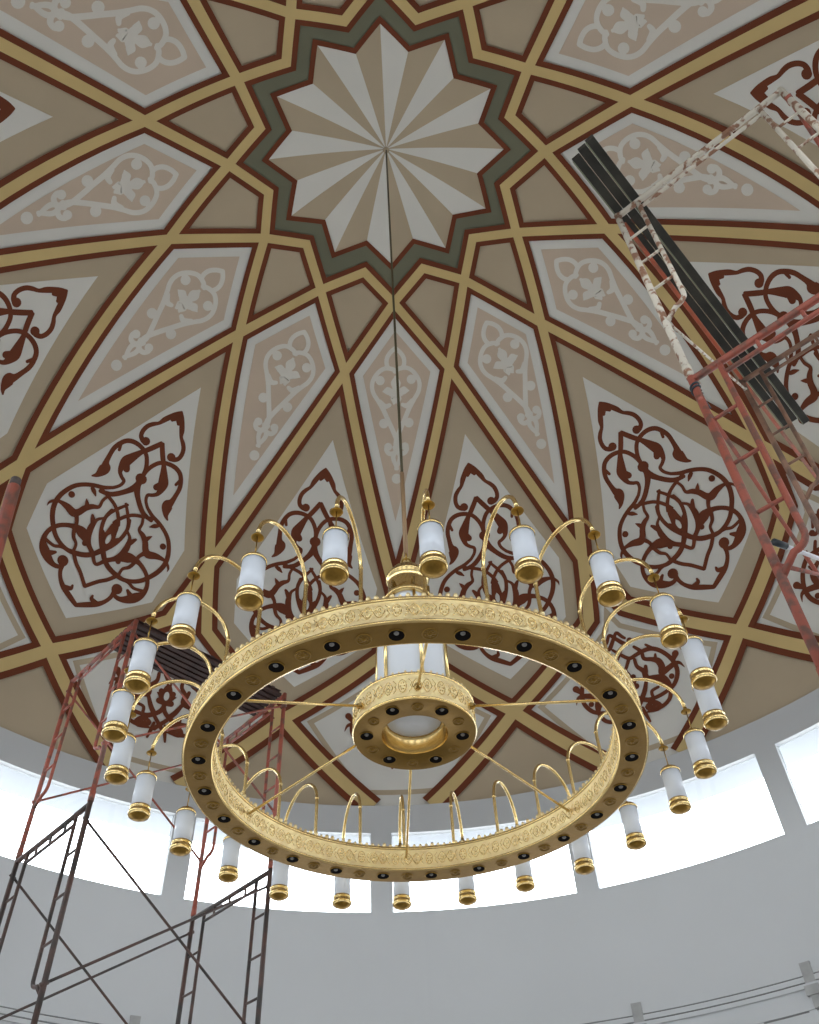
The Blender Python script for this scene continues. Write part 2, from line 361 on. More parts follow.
LOWER_MOTIF = [[(1.31,17.06,6.5),(1.03,17.39,7.7),(0.49,18.1,7.7),(-0.17,17.38,8.8),(-0.89,16.49,9.9),(-1.49,16.14,7),(-1.8,16.54,13.4)],
 [(0.69,16.08,5.8),(-0.1,15.13,7.6),(-0.99,14.27,8.7),(-1.85,14.36,9.2),(-2.74,14.51,9.8),(-3.9,14.46,10.3),(-4.85,13.87,9.7),(-5.63,12.83,9.6),(-6.1,11.66,10.1),(-6.14,10.43,10),(-5.7,9.43,10),(-4.99,8.73,9.4),(-3.91,8.34,8.9),(-2.75,8.15,8.9),(-1.67,8.24,8.4),(-0.73,8.78,7.8)],
 [(-2.07,15.49,6.9),(-2.74,14.51,8.6),(-2.77,13.54,8.6),(-3.65,13.06,10.2),(-4.34,12.53,14.2),(-4.52,11.67,15.2),(-4.33,10.93,15.1),(-5.2,11.12,12.9),(-6.1,11.35,11.2),(-6.74,11.19,6.7),(-7.1,10.42,1.4)],
 [(-4.03,12.75,10.2),(-4.3,13.5,5.1)],
 [(-4.14,14.44,8.6),(-3.57,15.18,5.2)],
 [(-0.99,14.27,8.7),(-0.2,13.1,7.5)],
 [(-1.6,13.85,7.5),(-1.61,12.89,8.6),(-2.21,11.96,11.4),(-2.32,10.92,14.1),(-3.22,10.6,14.1),(-3.9,10.14,23.5),(-4.44,9.48,16.7),(-4.7,8.6,8.3)],
 [(-2.44,11.78,10.2),(-2.64,12.47,8)],
 [(-0.76,11.76,11.4),(-0.77,11.74,11.4)],
 [(-5.25,9.98,12.2),(-5.26,9.95,12.2)],
 [(-6.16,11.81,7.3),(-6.67,12.52,15.2)],
 [(-2.22,10.75,8.5),(-1.5,9.5,8.4),(-0.87,8.72,7.3)],
 [(-3.27,9.29,6.7),(-2.37,9.07,7.3),(-2.3,8.12,7.2)],
 [(-4.57,8.23,9.9),(-4.06,7.26,9.3),(-2.93,6.72,9.3),(-1.9,6.93,13.8),(-1.4,7.33,13.9),(-2,7.77,7.2)],
 [(-0.68,7.44,6.1),(-0.83,6.54,8.3),(-1.08,5.4,4.9)],
 [(1.2,11.39,2.2),(0.54,11.14,16.8),(0.01,10.52,16.8),(-0.74,10.42,14)],
 [(0.36,11.66,11.2),(0.15,12.39,10.2),(-0.19,12.73,5.7)],
 [(-0.12,10.31,8.4),(0.24,9.21,10),(0.98,8.49,9.9),(2.03,7.79,10.9),(2.55,6.83,16.3),(1.02,6.67,3.8)],
 [(2.15,10.75,7.2),(1.7,9.57,8.3),(0.98,8.49,8.3),(-0.24,7.06,9.3),(-0.47,6.67,8.2)]]
def motif(strokes, axis, color, layer, shear=0.0):
    ref = sum(p[1] for s in strokes for p in s) / sum(len(s) for s in strokes)
    for sgn in (1, -1):
        for i, st in enumerate(strokes):
            sm = smooth_stroke(st)
            pts = [((axis(p[1]) if callable(axis) else axis) + sgn * p[0], p[1]) for p in sm]
            ws = [max(.0008, p[2] * .001) for p in sm]
            ribbon(pts, ws, color, layer + .07 * i + (.035 if sgn < 0 else 0), caps=True)
W_Y, W_B = .0195, .0112
for k in range(12):
    K = k if k <= 6 else k - 12
    a, cL, cR, d0 = node('a', K), node('c', K + .5), node('c', K - .5), node('d', K)
    # white kite with the pink inset
    kite = [a, cL, d0, cR]
    fill(polyline_closed(kite, 12), 'white', 1)
    fill(polyline_closed(inset(kite, 2.45), 12), 'pink', 2)
    # hexagon with the brown palmette
    kk = K + .5; dl, dr = node('d', K + 1), d0; off = {1.5: 1.2, .5: .55, -.5: 1.3, -1.5: 2.35}.get(kk, 1.35)
    c5 = node('c', kk); ax = 30 * kk + off
    inner = [(c5[0]*.7 + ax*.3, 51.1), (ax + 11.1, 29.2), (ax + 10.0, 23.2), (ax + .4, 16.0), (ax - 9.0, 22.5), (ax - 10.7, 30.6)]
    fill(polyline_closed(inner, 8), 'white', 1)
    motif(PALMETTE, ax, 'brown', 2)
    for q_ in range(-4, 5): disc((ax, 27.45 + q_ * .11), .0045 * math.sqrt(1 - (q_ / 5) ** 2), 'white', 5.2 + q_ * .02)
    # lower hexagon: white, thin tan outline, brown motif
    low = [d0, node('g+', K), node('e', K + .5), node('f+', K), node('f-', K), node('e', K - .5), node('g-', K)]
    fill(polyline_closed(low, 8), 'white', 1)
    diamond = [(30*K + 1.9, 27.8), node('e', K + .5), (30*K + 1.95, -8.5), node('e', K - .5)]
    ins = inset(diamond, 2.75)
    hx = inset([(30*K + 1.9, 27.2), node('g+', K), node('e', K + .5), (30*K + 1.95, -8.5), node('e', K - .5), node('g-', K)], 2.75)
    # cut the outline's bottom tip flat
    def cut(p, q, al):
        dq = (q[0] - p[0] + 180) % 360 - 180
        t = (p[1] - al) / (p[1] - q[1]); return (p[0] + dq * t, al)
    ol = [hx[0], hx[1], hx[2], cut(hx[2], hx[3], 2.2), cut(hx[4], hx[3], 2.2), hx[4], hx[5]]
    ribbon(polyline_closed(ol, 8), .0115, 'tan', 2, closed=True)
    motif(LOWER_MOTIF, 30*K + 1.9, 'brown', 2.6)
    for q_ in range(-3, 4): disc((30*K + 1.9, 11.2 + q_ * .12), .0058 * math.sqrt(1 - (q_ / 4) ** 2), 'white', 5.2 + q_ * .02)
    ks = (a[0] - d0[0])
    motif(LIGHT_MOTIF, lambda al, a=a, d=d0: a[0] + (d[0] - a[0]) * (70.4 - al) / 41.0 - (.7 if K == 1 else 0), 'light', 3)
# green star, pleated centre star
GRN = []
for k in range(12):
    K = k if k <= 6 else k - 12
    GRN += [node('b', K - .5), node('a', K)]
fill(path(GRN + [GRN[0]], 5)[:-1], 'green', 1, 1.5)
ST_T, ST_V = 75.15, 78.05
star = []
for k in range(12): star += [(30*k - 14.6, ST_V), (30*k + (.9 if k in (1, 8, 10) else .1), ST_T)]
for i in range(24):
    p, q = star[i], star[(i+1) % 24]
    fill_pts = []
    for al in (89.9,): fill_pts.append((p[0], al))
    n = 9; vs = []; fs = []; nc = 4; dth = (q[0] - p[0] + 180) % 360 - 180
    cp_, cq_ = chart(p), chart(q)
    for j in range(n + 1):
        t = max(j / n, .004)
        for c_ in range(nc + 1):
            x = (cp_[0] + (cq_[0] - cp_[0]) * c_ / nc) * t; y = (cp_[1] + (cq_[1] - cp_[1]) * c_ / nc) * t
            vs.append(toW(dome(*unchart(x, y), 2.2)))
    for j in range(n):
        for c_ in range(nc): a_ = j*(nc+1) + c_; fs.append((a_, a_+1, a_+nc+2, a_+nc+1))
    D.cur = MI['white' if i % 2 else 'tan']; D.add(vs, fs)
ribbon(path(star + [star[0]], 4)[:-1], .0105, 'brown', 5, closed=True)
# the interlaced ochre bands, edged in red-brown
for k in range(12):
    K = k if k <= 6 else k - 12
    st = path([node('f-', K + 2), node('e', K + 1.5), node('g+', K + 1), node('d', K + 1), node('c', K + .5), node('a', K), node('b', K - .5),
               node('a', K - 1), node('c', K - 1.5), node('d', K - 2), node('g-', K - 2), node('e', K - 2.5), node('f+', K - 3)], 12)
    wy = []; wb = []
    for p in st:
        f = 1 - min(1, max(0, (p[1] - 5) / 65)); y = W_Y + .0062 * f; b_ = W_B + .0022 * f
        wy.append(y); wb.append(y + 2 * b_)
    ribbon(st, wb, 'brown', 6.5 + .05 * k); ribbon(st, wy, 'yellow', 8 + .05 * k)
disc((0, 89.99), .006, 'tan', 9)
dome_o = build(D, 'ceiling', [M[k] for k in MATS]); dome_o['kind'] = 'structure'

# ---------------------------------------------------------------- drum wall with its windows, cornice, hall, floor
W = MB(); W.smooth = False
def ringseg(mb, r, z0, z1, t0, t1, n=6, inward=True):
    vs = []; fs = []
    for i in range(n + 1):
        t = t0 + (t1 - t0) * i / n
        vs += [pol(t, r, z0), pol(t, r, z1)]
    for i in range(n): fs.append((2*i, 2*i+1, 2*i+3, 2*i+2) if inward else (2*i, 2*i+2, 2*i+3, 2*i+1))
    mb.add(vs, fs)
def annulus(mb, r0, r1, z, t0=0, t1=360, n=96):
    vs = []; fs = []
    for i in range(n + 1):
        t = t0 + (t1 - t0) * i / n
        vs += [pol(t, r0, z), pol(t, r1, z)]
    for i in range(n): fs.append((2*i, 2*i+1, 2*i+3, 2*i+2))
    mb.add(vs, fs)
W.smooth = True
LOWZ = -0.56
per = 360.0 / N_WIN; R1 = 1.0; R2 = 1.0 + WALL_T
for rr in (R1, R2):
    ringseg(W, rr, WZ1, 0.0 if rr == R1 else .03, 0, 360, 192)
    ringseg(W, rr, LOWZ, WZ0, 0, 360, 192)
    for k in range(N_WIN):
        c0 = WIN0 + per * k + WIN_W / 2
        ringseg(W, rr, WZ0, WZ1, c0, c0 + per - WIN_W, 2)
annulus(W, 1.0, 1.013, 0.0); annulus(W, 1.0, 1.05, LOWZ)
W.smooth = False
for k in range(N_WIN):
    c = WIN0 + per * k; t0, t1 = c - WIN_W / 2, c + WIN_W / 2
    for i in range(10):
        a, b = t0 + WIN_W * i / 10, t0 + WIN_W * (i + 1) / 10
        for z in (WZ0, WZ1): W.add([pol(a, R1, z), pol(a, R2, z), pol(b, R2, z), pol(b, R1, z)], [(0, 1, 2, 3)])
    for t in (t0, t1): W.add([pol(t, R1, WZ0), pol(t, R2, WZ0), pol(t, R2, WZ1), pol(t, R1, WZ1)], [(0, 1, 2, 3)])
struct(W, 'wall_drum', [M['wall']])
for k in range(N_WIN):
    c = WIN0 + per * k; t0, t1 = c - WIN_W / 2 - .02, c + WIN_W / 2 + .02
    g = MB(); g.smooth = True
    ringseg(g, R2 - .0045, WZ0, WZ1, t0, t1, 12)
    go = build(g, 'window_%d' % (k + 1), [M['pane']], origin=pol(c, R2, WZ0)); go['kind'] = 'structure'
    fr = MB()
    for z in (WZ0 + .0015, WZ1 - .0015): fr.tube([pol(t0 + (t1-t0)*i/12, R2 - .004, z) for i in range(13)], .004, 6)
    for t in (t0 + .08, t1 - .08): fr.tube([pol(t, R2 - .004, WZ0), pol(t, R2 - .004, WZ1)], .004, 6)
    build(fr, 'window_frame', [M['alu']], go)
E_ = MB()
annulus(E_, R2, 1.092, WZ1); annulus(E_, 1.092, R2, -.030); ringseg(E_, 1.092, WZ1, -.030, 0, 360, 96)
struct(E_, 'trim_1', [M['eave']])
# cornice below the windows: stepped bands with dark joints
Cn = MB(); Cn.smooth = False
prof = [(1.0, -.4285), (.9975, -.4290), (.9975, -.4425), (.9990, -.4428), (.9990, -.4447), (.9960, -.4450), (.9960, -.4525), (.9980, -.4528), (.9980, -.4548), (.9945, -.4552), (.9945, -.4615), (1.012, -.4617), (1.012, -.485), (.9985, -.4853), (.9985, -.4905), (1.0, -.4908), (1.0, -.4935), (.997, -.494), (.997, -.56)]
n = 160
for i in range(len(prof) - 1):
    a, b = prof[i], prof[i+1]
    Cn.cur = 1 if (i in (3, 7, 15)) else 0
    vs = []; fs = []
    for k in range(n):
        t = 360.0 * k / n; vs += [pol(t, *a), pol(t, *b)]
    for k in range(n): j = (k + 1) % n; fs.append((2*k, 2*j, 2*j+1, 2*k+1))
    Cn.add(vs, fs)
cornice = struct(Cn, 'trim_2', [M['wall'], M['joint']])
br = MB()
for k in range(22):
    t = -20.5 - 16.36 * k
    cpt = pol(t, .9965, -.447); rad = Vector((cpt.x, cpt.y, 0)).normalized(); tg = Vector((-rad.y, rad.x, 0))
    b = MB(); b.smooth = False
    b.box(pol(t, .9985, -.441), rad * .020, tg * .055, Vector((0, 0, .105)))
    b.box(pol(t, .9960, -.466), rad * .030, tg * .075, Vector((0, 0, .045)))
    b.box(pol(t, .9985, -.480), rad * .020, tg * .045, Vector((0, 0, .07)))
    build(b, 'cornice_clamp', [M['clamp']], cornice, origin=cpt)
# hall below the drum
HS = 1.55 * S; ZC = RIM + LOWZ * S
h = MB(); h.smooth = False
vs = []; fs = []; n = 96
for i in range(n):
    t = 2 * PI * i / n; cx, sy = math.cos(t), math.sin(t); k = HS / max(abs(cx), abs(sy))
    vs += [Vector((S * cx * 1.0, S * sy * 1.0, ZC)), Vector((k * cx, k * sy, ZC))]
for i in range(n): j = (i+1) % n; fs.append((2*i, 2*i+1, 2*j+1, 2*j))
h.add(vs, fs); struct(h, 'ceiling_hall', [M['plaster']])
fl = MB(); fl.smooth = False; fl.box((0, 0, -.1), (HS + .3, 0, 0), (0, HS + .3, 0), (0, 0, .1)); struct(fl, 'floor', [M['floor']])
for nm, d in (('left', (-1, 0)), ('right', (1, 0)), ('front', (0, 1)), ('back', (0, -1))):
    w = MB(); w.smooth = False; d = Vector((d[0], d[1], 0)); t = Vector((-d.y, d.x, 0))
    ops = [(-6.6, 1.3), (-2.2, 1.3), (2.2, 1.3), (6.6, 1.3)]; OH = 3.1
    w.box(d * (HS + .15) + Vector((0, 0, (OH + ZC) / 2)), d * .15, t * (HS + .3), Vector((0, 0, (ZC - OH) / 2)))
    edges = [-HS - .3]
    for c_, hw in ops: edges += [c_ - hw, c_ + hw]
    edges.append(HS + .3)
    for i in range(0, len(edges), 2):
        a, b = edges[i], edges[i+1]
        w.box(d * (HS + .15) + t * (a+b)/2 + Vector((0, 0, OH / 2)), d * .15, t * (b-a)/2, Vector((0, 0, OH / 2)))
    struct(w, 'wall_' + nm, [M['plaster']])

# ---------------------------------------------------------------- the chandelier
TH0 = 4.4
RO, RI, ZB, ZT = .2020, .1768, -.5486, -.5235
ch = empty('chandelier', pol(0, 0, -.5486), 'large gold ring chandelier with hanging white glass cylinder lamps under the painted dome', 'chandelier')
def P2(prof): return [(r * S, z * S) for r, z in prof]
O0 = pol(0, 0, 0)
rg = MB()
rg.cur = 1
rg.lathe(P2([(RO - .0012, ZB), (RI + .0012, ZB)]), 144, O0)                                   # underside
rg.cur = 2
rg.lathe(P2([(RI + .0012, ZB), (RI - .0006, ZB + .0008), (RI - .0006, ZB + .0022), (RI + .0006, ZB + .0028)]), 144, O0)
rg.lathe(P2([(RI + .0006, ZT - .003), (RI - .0006, ZT - .0024), (RI - .0006, ZT - .0008), (RI + .0010, ZT), (RO - .001, ZT), (RO + .0008, ZT - .0008), (RO + .0008, ZT - .0024), (RO - .0004, ZT - .003)]), 144, O0)
rg.lathe(P2([(RO - .0004, ZB + .0028), (RO + .0008, ZB + .0022), (RO + .0008, ZB + .0008), (RO - .0012, ZB)]), 144, O0)
rg.cur = 0
rg.lathe(P2([(RI + .0006, ZB + .0028), (RI + .0006, ZT - .003)]), 144, O0)
rg.lathe(P2([(RO - .0004, ZT - .003), (RO - .0004, ZB + .0028)]), 144, O0)
ring = build(rg, 'ring', [M['goldrelief'], M['goldunder'], M['gold']], ch)
# embossed vine relief on both faces
def relief(R, zb, zt, n_rep, sgn, name, parent, r_t=.00042):
    b = MB(); zc = (zb + zt) / 2; hh = (zt - zb) * .30; per_ = 360.0 / n_rep
    def q(t, z, off=0): return pol(t, R + sgn * off, z)
    rt = r_t * S
    for k in range(n_rep):
        t0 = k * per_
        if k % 2 == 0:
            for s_ in (1, -1):
                b.tube([q(t0 + per_ * i / 10, zc + s_ * hh * math.sin(PI * i / 10 * 2)) for i in range(11)], rt, 6)
                for c_, ph in ((.25, 0), (.75, PI)):
                    b.tube([q(t0 + per_ * (c_ + .13 * (1 - j / 9) * math.cos(j * .9 + ph)), zc + s_ * hh * (.35 + .9 * (1 - j/9) * math.sin(j * .9 + ph) * .6)) for j in range(9)], rt * .8, 5)
        else:
            b.tube([q(t0 + per_ * (.5 + .2 * math.cos(a_ * PI / 8)), zc + hh * 1.0 * math.sin(a_ * PI / 8)) for a_ in range(17)], rt, 6)
            for a_ in range(6):
                an = a_ * PI / 3
                b.sphere(q(t0 + per_ * (.5 + .11 * math.cos(an)), zc + hh * .55 * math.sin(an)), rt * 1.8, 8, 5)
            for s_ in (1, -1):
                for e_ in (.1, .9):
                    b.tube([q(t0 + per_ * (e_ + .08 * math.sin(j * .7)), zc + s_ * hh * (j / 6)) for j in range(7)], rt * .9, 5)
    return build(b, name, [M['gold']], parent)
relief(RO - .0004, ZB + .003, ZT - .003, 72, 1, 'outer_relief', ring)
relief(RI + .0006, ZB + .003, ZT - .003, 64, -1, 'inner_relief', ring)
cr = MB()
for R_, n_ in ((RO - .001, 210), (RI + .001, 180)):
    for k in range(n_):
        t = 360.0 * k / n_; h_ = random.choice((.0030, .0038, .0026))
        cr.sphere(pol(t, R_, ZT + h_ * .55), h_ * S * .55, 6, 4, 1.25)
    cr.lathe(P2([(R_ - .0009, ZT), (R_ - .0006, ZT + .0009), (R_ + .0006, ZT + .0009), (R_ + .0009, ZT)]), 144, O0)
build(cr, 'cresting', [M['goldrelief']], ring)
def spotlight(th, r, zb, rad, parent):
    c = pol(th, r, zb)
    b = MB(); b.cur = 0
    b.lathe([(rad * 1.04, -.001), (rad * 1.04, -.003), (rad * 1.0, -.005), (rad * .96, -.004)], 24, c)
    b.cur = 1
    b.lathe([(rad * .96, -.004), (rad * .90, -.0045), (1e-4, -.0045)], 24, c)
    o = build(b, 'spotlight', [M['golddark'], M['black']], parent, origin=c)
    g = MB(); g.lathe([(1e-4, -.012), (rad * .22, -.011), (rad * .30, -.008), (rad * .32, -.003)], 14, c - Vector((0, rad * .45, 0)))
    build(g, 'bulb', [M['lens']], o)
    return o
def rosette(th, r, zb, rad, parent):
    c = pol(th, r, zb); b = MB()
    b.lathe([(rad, 0), (rad * .97, -.004), (rad * .85, -.006), (rad * .8, -.002), (rad * .3, -.003), (rad * .22, -.008), (1e-4, -.011)], 20, c)
    for k in range(8):
        a = k * PI / 4
        b.sphere(c + Vector((math.cos(a), math.sin(a), 0)) * rad * .52 + Vector((0, 0, -.001)), rad * .2, 8, 5, .5)
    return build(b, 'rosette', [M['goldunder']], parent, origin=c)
for k in range(24):
    spotlight(TH0 + 7.6 + 15 * k, .1884, ZB, .0063 * S, ch)
    rosette(TH0 + .1 + 15 * k, .1884, ZB, .0062 * S, ch)
# arms and lamps
def dup(root):
    r = root.copy(); C.objects.link(r)
    for c_ in root.children:
        c2 = c_.copy(); C.objects.link(c2); c2.parent = r
    return r
LAMPS = [(5.06, .2563), (19.34, .2604), (34.42, .2650), (48.42, .2608), (63.75, .2579), (79.64, .2597), (93.53, .2607), (107.83, .2585), (123.84, .2559), (138.99, .256), (154.07, .2569), (168.78, .2578),
         (184.14, .256), (199.19, .2595), (214.08, .261), (230.56, .2593), (244.57, .258), (258.29, .2593), (275.03, .2605), (288.63, .261), (304.67, .2608), (319.35, .2573), (334.51, .2520), (349.25, .256)]
def arm_and_lamp(TH, RL):
    o = Vector((0, 0, RIM))
    q = lambda r, z: pol(TH, r, z)
    a = MB(); pts = [q(.1885, ZT)] + [q(.1885, ZT + (.478 - .478 + (-.478 - ZT)) * i / 6) for i in range(1, 7)]
    ra = (RL - .1885) / 2; rc = .1885 + ra
    for i in range(1, 19):
        an = PI * i / 18; pts.append(q(rc - ra * math.cos(an), -.478 + .0345 * math.sin(an)))
    a.tube(pts, .0017 * S, 10)
    a.lathe([(.0030 * S, 0), (.0030 * S, .004 * S * .4), (.002 * S, .012)], 14, q(.1885, ZT))
    a.sphere(q(.1885, -.4745), .0021 * S, 10, 6)
    arm = build(a, 'arm', [M['gold']], ch)
    b = MB(); c = q(RL, -.4820)
    b.lathe([(.0018 * S, .030), (.0020 * S, .020), (.0030 * S, .010), (.0048 * S, .003), (.0050 * S, 0), (.0044 * S, -.003), (1e-4, .001)], 20, c)
    build(b, 'canopy', [M['golddark']], arm)
    g = MB(); Rg = .0088 * S; zt_, zb_ = -.5090, -.5418
    g.lathe([(1e-4, zb_ * S), (Rg, zb_ * S), (Rg, zt_ * S), (1e-4, zt_ * S)], 28, q(RL, 0) - Vector((0, 0, 0)))
    lamp = build(g, 'lamp_glass', [M['glass']], ch)
    t = MB(); cq = q(RL, 0)
    t.lathe([(Rg * 1.06, (zt_ - .0006) * S), (Rg * 1.10, zt_ * S), (Rg * 1.08, (zt_ + .0018) * S), (Rg * .92, (zt_ + .0034) * S), (Rg * .86, (zt_ + .0040) * S), (Rg * .35, (zt_ + .0046) * S), (Rg * .18, (zt_ + .008) * S), (1e-4, (zt_ + .0085) * S)], 28, cq)
    build(t, 'top_cap', [M['gold']], lamp)
    rd = MB(); rd.tube([q(RL, zt_ + .006), q(RL, -.4815)], .0035, 6); build(rd, 'hanging_rod', [M['golddark']], lamp)
    bt = MB(); bt.cur = 0
    bt.lathe([(Rg * 1.04, (zb_ + .0026) * S), (Rg * 1.09, (zb_ + .0020) * S), (Rg * 1.10, (zb_ + .0006) * S), (Rg * 1.06, (zb_ - .0004) * S), (Rg * 1.06, (zb_ - .0012) * S), (Rg * 1.12, (zb_ - .0020) * S), (Rg * 1.16, (zb_ - .0038) * S), (Rg * 1.15, (zb_ - .0056) * S), (Rg * 1.06, (zb_ - .0068) * S)], 28, cq)
    bt.cur = 1
    bt.lathe([(Rg * 1.06, (zb_ - .0068) * S), (Rg * 1.0, (zb_ - .0066) * S), (Rg * .94, (zb_ - .0074) * S), (Rg * .6, (zb_ - .0090) * S), (Rg * .28, (zb_ - .0098) * S), (1e-4, (zb_ - .0100) * S)], 28, cq)
    build(bt, 'bottom_cap', [M['gold'], M['golddark']], lamp)
    return arm, lamp
for k in range(24):
    arm_and_lamp(*LAMPS[k])
# centre unit
SB, ST_ = -.5089, -.480
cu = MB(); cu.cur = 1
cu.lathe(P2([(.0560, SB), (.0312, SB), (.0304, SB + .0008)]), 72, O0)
cu.cur = 2
cu.lathe(P2([(.0304, SB + .0008), (.0298, SB + .003), (.0292, SB + .015), (.0270, SB + .0165), (.0255, SB + .0165)]), 72, O0)
cu.cur = 2
cu.lathe(P2([(.0565, ST_ - .003), (.0572, ST_ - .0018), (.0566, ST_), (.036, ST_)]), 72, O0)
cu.lathe(P2([(.0562, SB + .003), (.0574, SB + .0018), (.0560, SB)]), 72, O0)
cu.cur = 0
cu.lathe(P2([(.0565, ST_ - .003), (.0562, SB + .003)]), 72, O0)
drum = build(cu, 'centre_drum', [M['goldrelief'], M['goldunder'], M['gold']], ch)
relief(.0564, SB + .003, ST_ - .003, 20, 1, 'drum_relief', drum)
c2 = MB()
for k in range(60):
    c2.sphere(pol(6 * k, .0558, ST_ + .0012), .008 if k % 2 else .005, 6, 4, 1.3)
build(c2, 'drum_cresting', [M['goldrelief']], drum)
for k in range(6):
    spotlight(34.8 + 60 * k, .0438, SB, .0063 * S, ch); rosette(4.8 + 60 * k, .0438, SB, .0055 * S, ch)
bl = MB(); bl.lathe(P2([(.0001, SB + .0125), (.012, SB + .0130), (.020, SB + .0142), (.0262, SB + .0168)]), 48, O0)
build(bl, 'glass_diffuser', [M['glass']], ch)
gc = MB()
gc.lathe(P2([(.0330, ST_ + .000), (.0335, ST_ + .004), (.0335, -.4120), (.0328, -.4020), (.0300, -.3920), (.0250, -.3820), (.0215, -.370), (.0205, -.345), (.0200, -.326)]), 64, O0)
centre = build(gc, 'centre_glass', [M['glass']], ch)
for k in range(6):
    b = MB(); t = TH0 + 12 + 60 * k
    b.tube([pol(t, .0352, ST_), pol(t, .0352, -.408), pol(t, .0338, -.398), pol(t, .0300, -.389), pol(t, .0232, -.377), pol(t, .0222, -.328)], .0028 * S * .6, 8)
    build(b, 'glass_rib', [M['gold']], centre)
cw = MB()
cw.lathe(P2([(.0205, -.3465), (.0262, -.3475), (.0268, -.3455), (.0245, -.3410), (.0215, -.3370), (.0208, -.325), (.0208, -.3145), (.0228, -.3135), (.0228, -.3105), (.0208, -.3090), (.0178, -.3020), (.0120, -.2975), (.0040, -.2955), (.0001, -.2950)]), 48, O0)
build(cw, 'crown', [M['gold']], ch)
hk = MB()
hk.tube([pol(0, 0, -.2955), pol(0, 0, -.2895)], .018, 10)
hk.tube([pol(0, .0000, -.2895) + Vector((.030 * math.sin(a * PI / 8), 0, .032 - .032 * math.cos(a * PI / 8))) for a in range(17)], .0075, 8)
hk.tube([pol(0, 0, -.2895) + Vector((0, .022 * math.sin(a * PI / 8), .085 - .03 * math.cos(a * PI / 8))) for a in range(17)], .006, 8)
build(hk, 'hanging_hook', [M['golddark']], ch)
cb = MB(); cb.tube([pol(0, 0, -.275), pol(0, 0, HD - .002)], .0115, 8)
cable = build(cb, 'suspension_cable', [M['rope']], ch)
cb = MB(); cb.tube([pol(0, 0, -.275), pol(0, 0, -.13)], .017, 8); build(cb, 'cable_sleeve', [M['rope2']], cable)
cb = MB(); cb.lathe([(.045, .0), (.04, -.012), (.02, -.02), (.0115, -.022)], 16, pol(0, 0, HD - .009)); build(cb, 'ceiling_hook_plate', [M['tan']], cable)
for k in range(6):
    b = MB(); t = TH0 + .4 + 60 * k
    b.tube([pol(t, .0560, -.4965), pol(t, RI + .0002, -.5345)], .0013 * S, 10)
    b.lathe([(.022, -.01), (.022, .01)], 10, pol(t, .058, -.4970))
    build(b, 'spoke', [M['gold']], ch)

# ---------------------------------------------------------------- scaffolds
def V(x, y, z): return Vector((x * S, y * S, RIM + z * S))
TR = .021
def frame(A, u, w, ztop, zbot, off, mt, parent, foot=False, lean=0.0, ref=0.0, ladders=(0, 1), lad_drop=.205):
    """one welded ladder frame: posts at A and A+u*w, double head bar, inner ladder legs"""
    b = MB(); B = A + u * w
    at = lambda P, d, z: Vector((P.x + u.x * (d + lean * (ref - z)), P.y + u.y * (d + lean * (ref - z)), 0)) * S + Vector((0, 0, RIM + z * S))
    for P in (A, B): b.tube([at(P, 0, ztop + .0035), at(P, 0, zbot)], TR, 10)
    b.tube([at(A, 0, ztop), at(B, 0, ztop)], TR, 10)
    zl = ztop - .014
    b.tube([at(A, off, zl), at(B, -off, zl)], TR * .62, 8)
    for f_ in (.3, .5, .7):
        b.tube([at(A, w * f_, ztop), at(A, w * f_, zl)], TR * .5, 6)
    zb2 = ztop - lad_drop
    for i, (P, sg) in enumerate(((A, 1), (B, -1))):
        if i not in ladders: continue
        o_ = off * sg
        pts = [at(P, o_, ztop), at(P, o_, zb2 + .012)]
        for j in range(1, 6):
            an = PI / 2 * j / 5; pts.append(at(P, o_ * (1 - .45 * (1 - math.cos(an))), zb2 + .012 - .010 * math.sin(an)))
        pts.append(at(P, 0, zb2 - .012))
        b.tube(pts, TR * .75, 8)
        for j in range(3):
            z = ztop - .055 - j * .052
            b.tube([at(P, 0, z), at(P, o_, z)], TR * .5, 6)
    # coupling collars
    for P in (A, B):
        b.tube([at(P, 0, zbot + .012), at(P, 0, zbot - .002)], TR * 1.18, 10)
        if foot: b.box(at(P, 0, zbot) + Vector((0, 0, .012)), Vector((.08, 0, 0)), Vector((0, .08, 0)), Vector((0, 0, .01)))
    return build(b, 'frame', [mt], parent)
def brace(p, q, mt, parent, r=.0105):
    b = MB(); b.tube([p, q], r, 8)
    for e_, d in ((p, (q - p).normalized()), (q, (p - q).normalized())):
        b.tube([e_ - d * .03, e_ + d * .03], r * 1.6, 8)
    return build(b, 'cross_brace', [mt], parent)
FL = -RIM / S
# left scaffold
L0, R0 = Vector((-.5283, .4078, 0)), Vector((-.3979, .2770, 0)); u = (R0 - L0).normalized(); w = (R0 - L0).length
vv = Vector((-u.y, u.x, 0)); 
if vv.dot(Vector((.2, .19, 0))) < 0: vv = -vv
LV = .272
sL = empty('scaffold_tower', V(-.37, .43, FL), 'red steel scaffold tower with a dark slatted deck, left of the chandelier', 'scaffold')
tops = [-.103, -.395, -.687, -.979]
for i, zt_ in enumerate(tops):
    zb_ = tops[i+1] + .006 if i < 3 else FL
    for base in (L0, L0 + vv * LV):
        frame(base, u, w, zt_, zb_, .030, M['red'] if i == 0 else M['dark'], sL, foot=(i == 3))
    if i < 3:
        for P in (L0, L0 + u * w):
            a, b_ = P, P + vv * LV
            brace(V(a.x, a.y, zt_ - .020), V(b_.x, b_.y, zt_ - .205), M['red'] if i == 0 else M['dark'], sL)
            brace(V(a.x, a.y, zt_ - .205), V(b_.x, b_.y, zt_ - .020), M['red'] if i == 0 else M['dark'], sL)
dk = MB(); dk.smooth = False
c0 = L0 + u * .100
for j in range(7):
    p = c0 + u * (.0048 + .0112 * j)
    dk.box(V((p + vv * LV / 2).x, (p + vv * LV / 2).y, -.103 + .0075), vv * (LV * S / 2), u * (.0036 * S), Vector((0, 0, .014)))
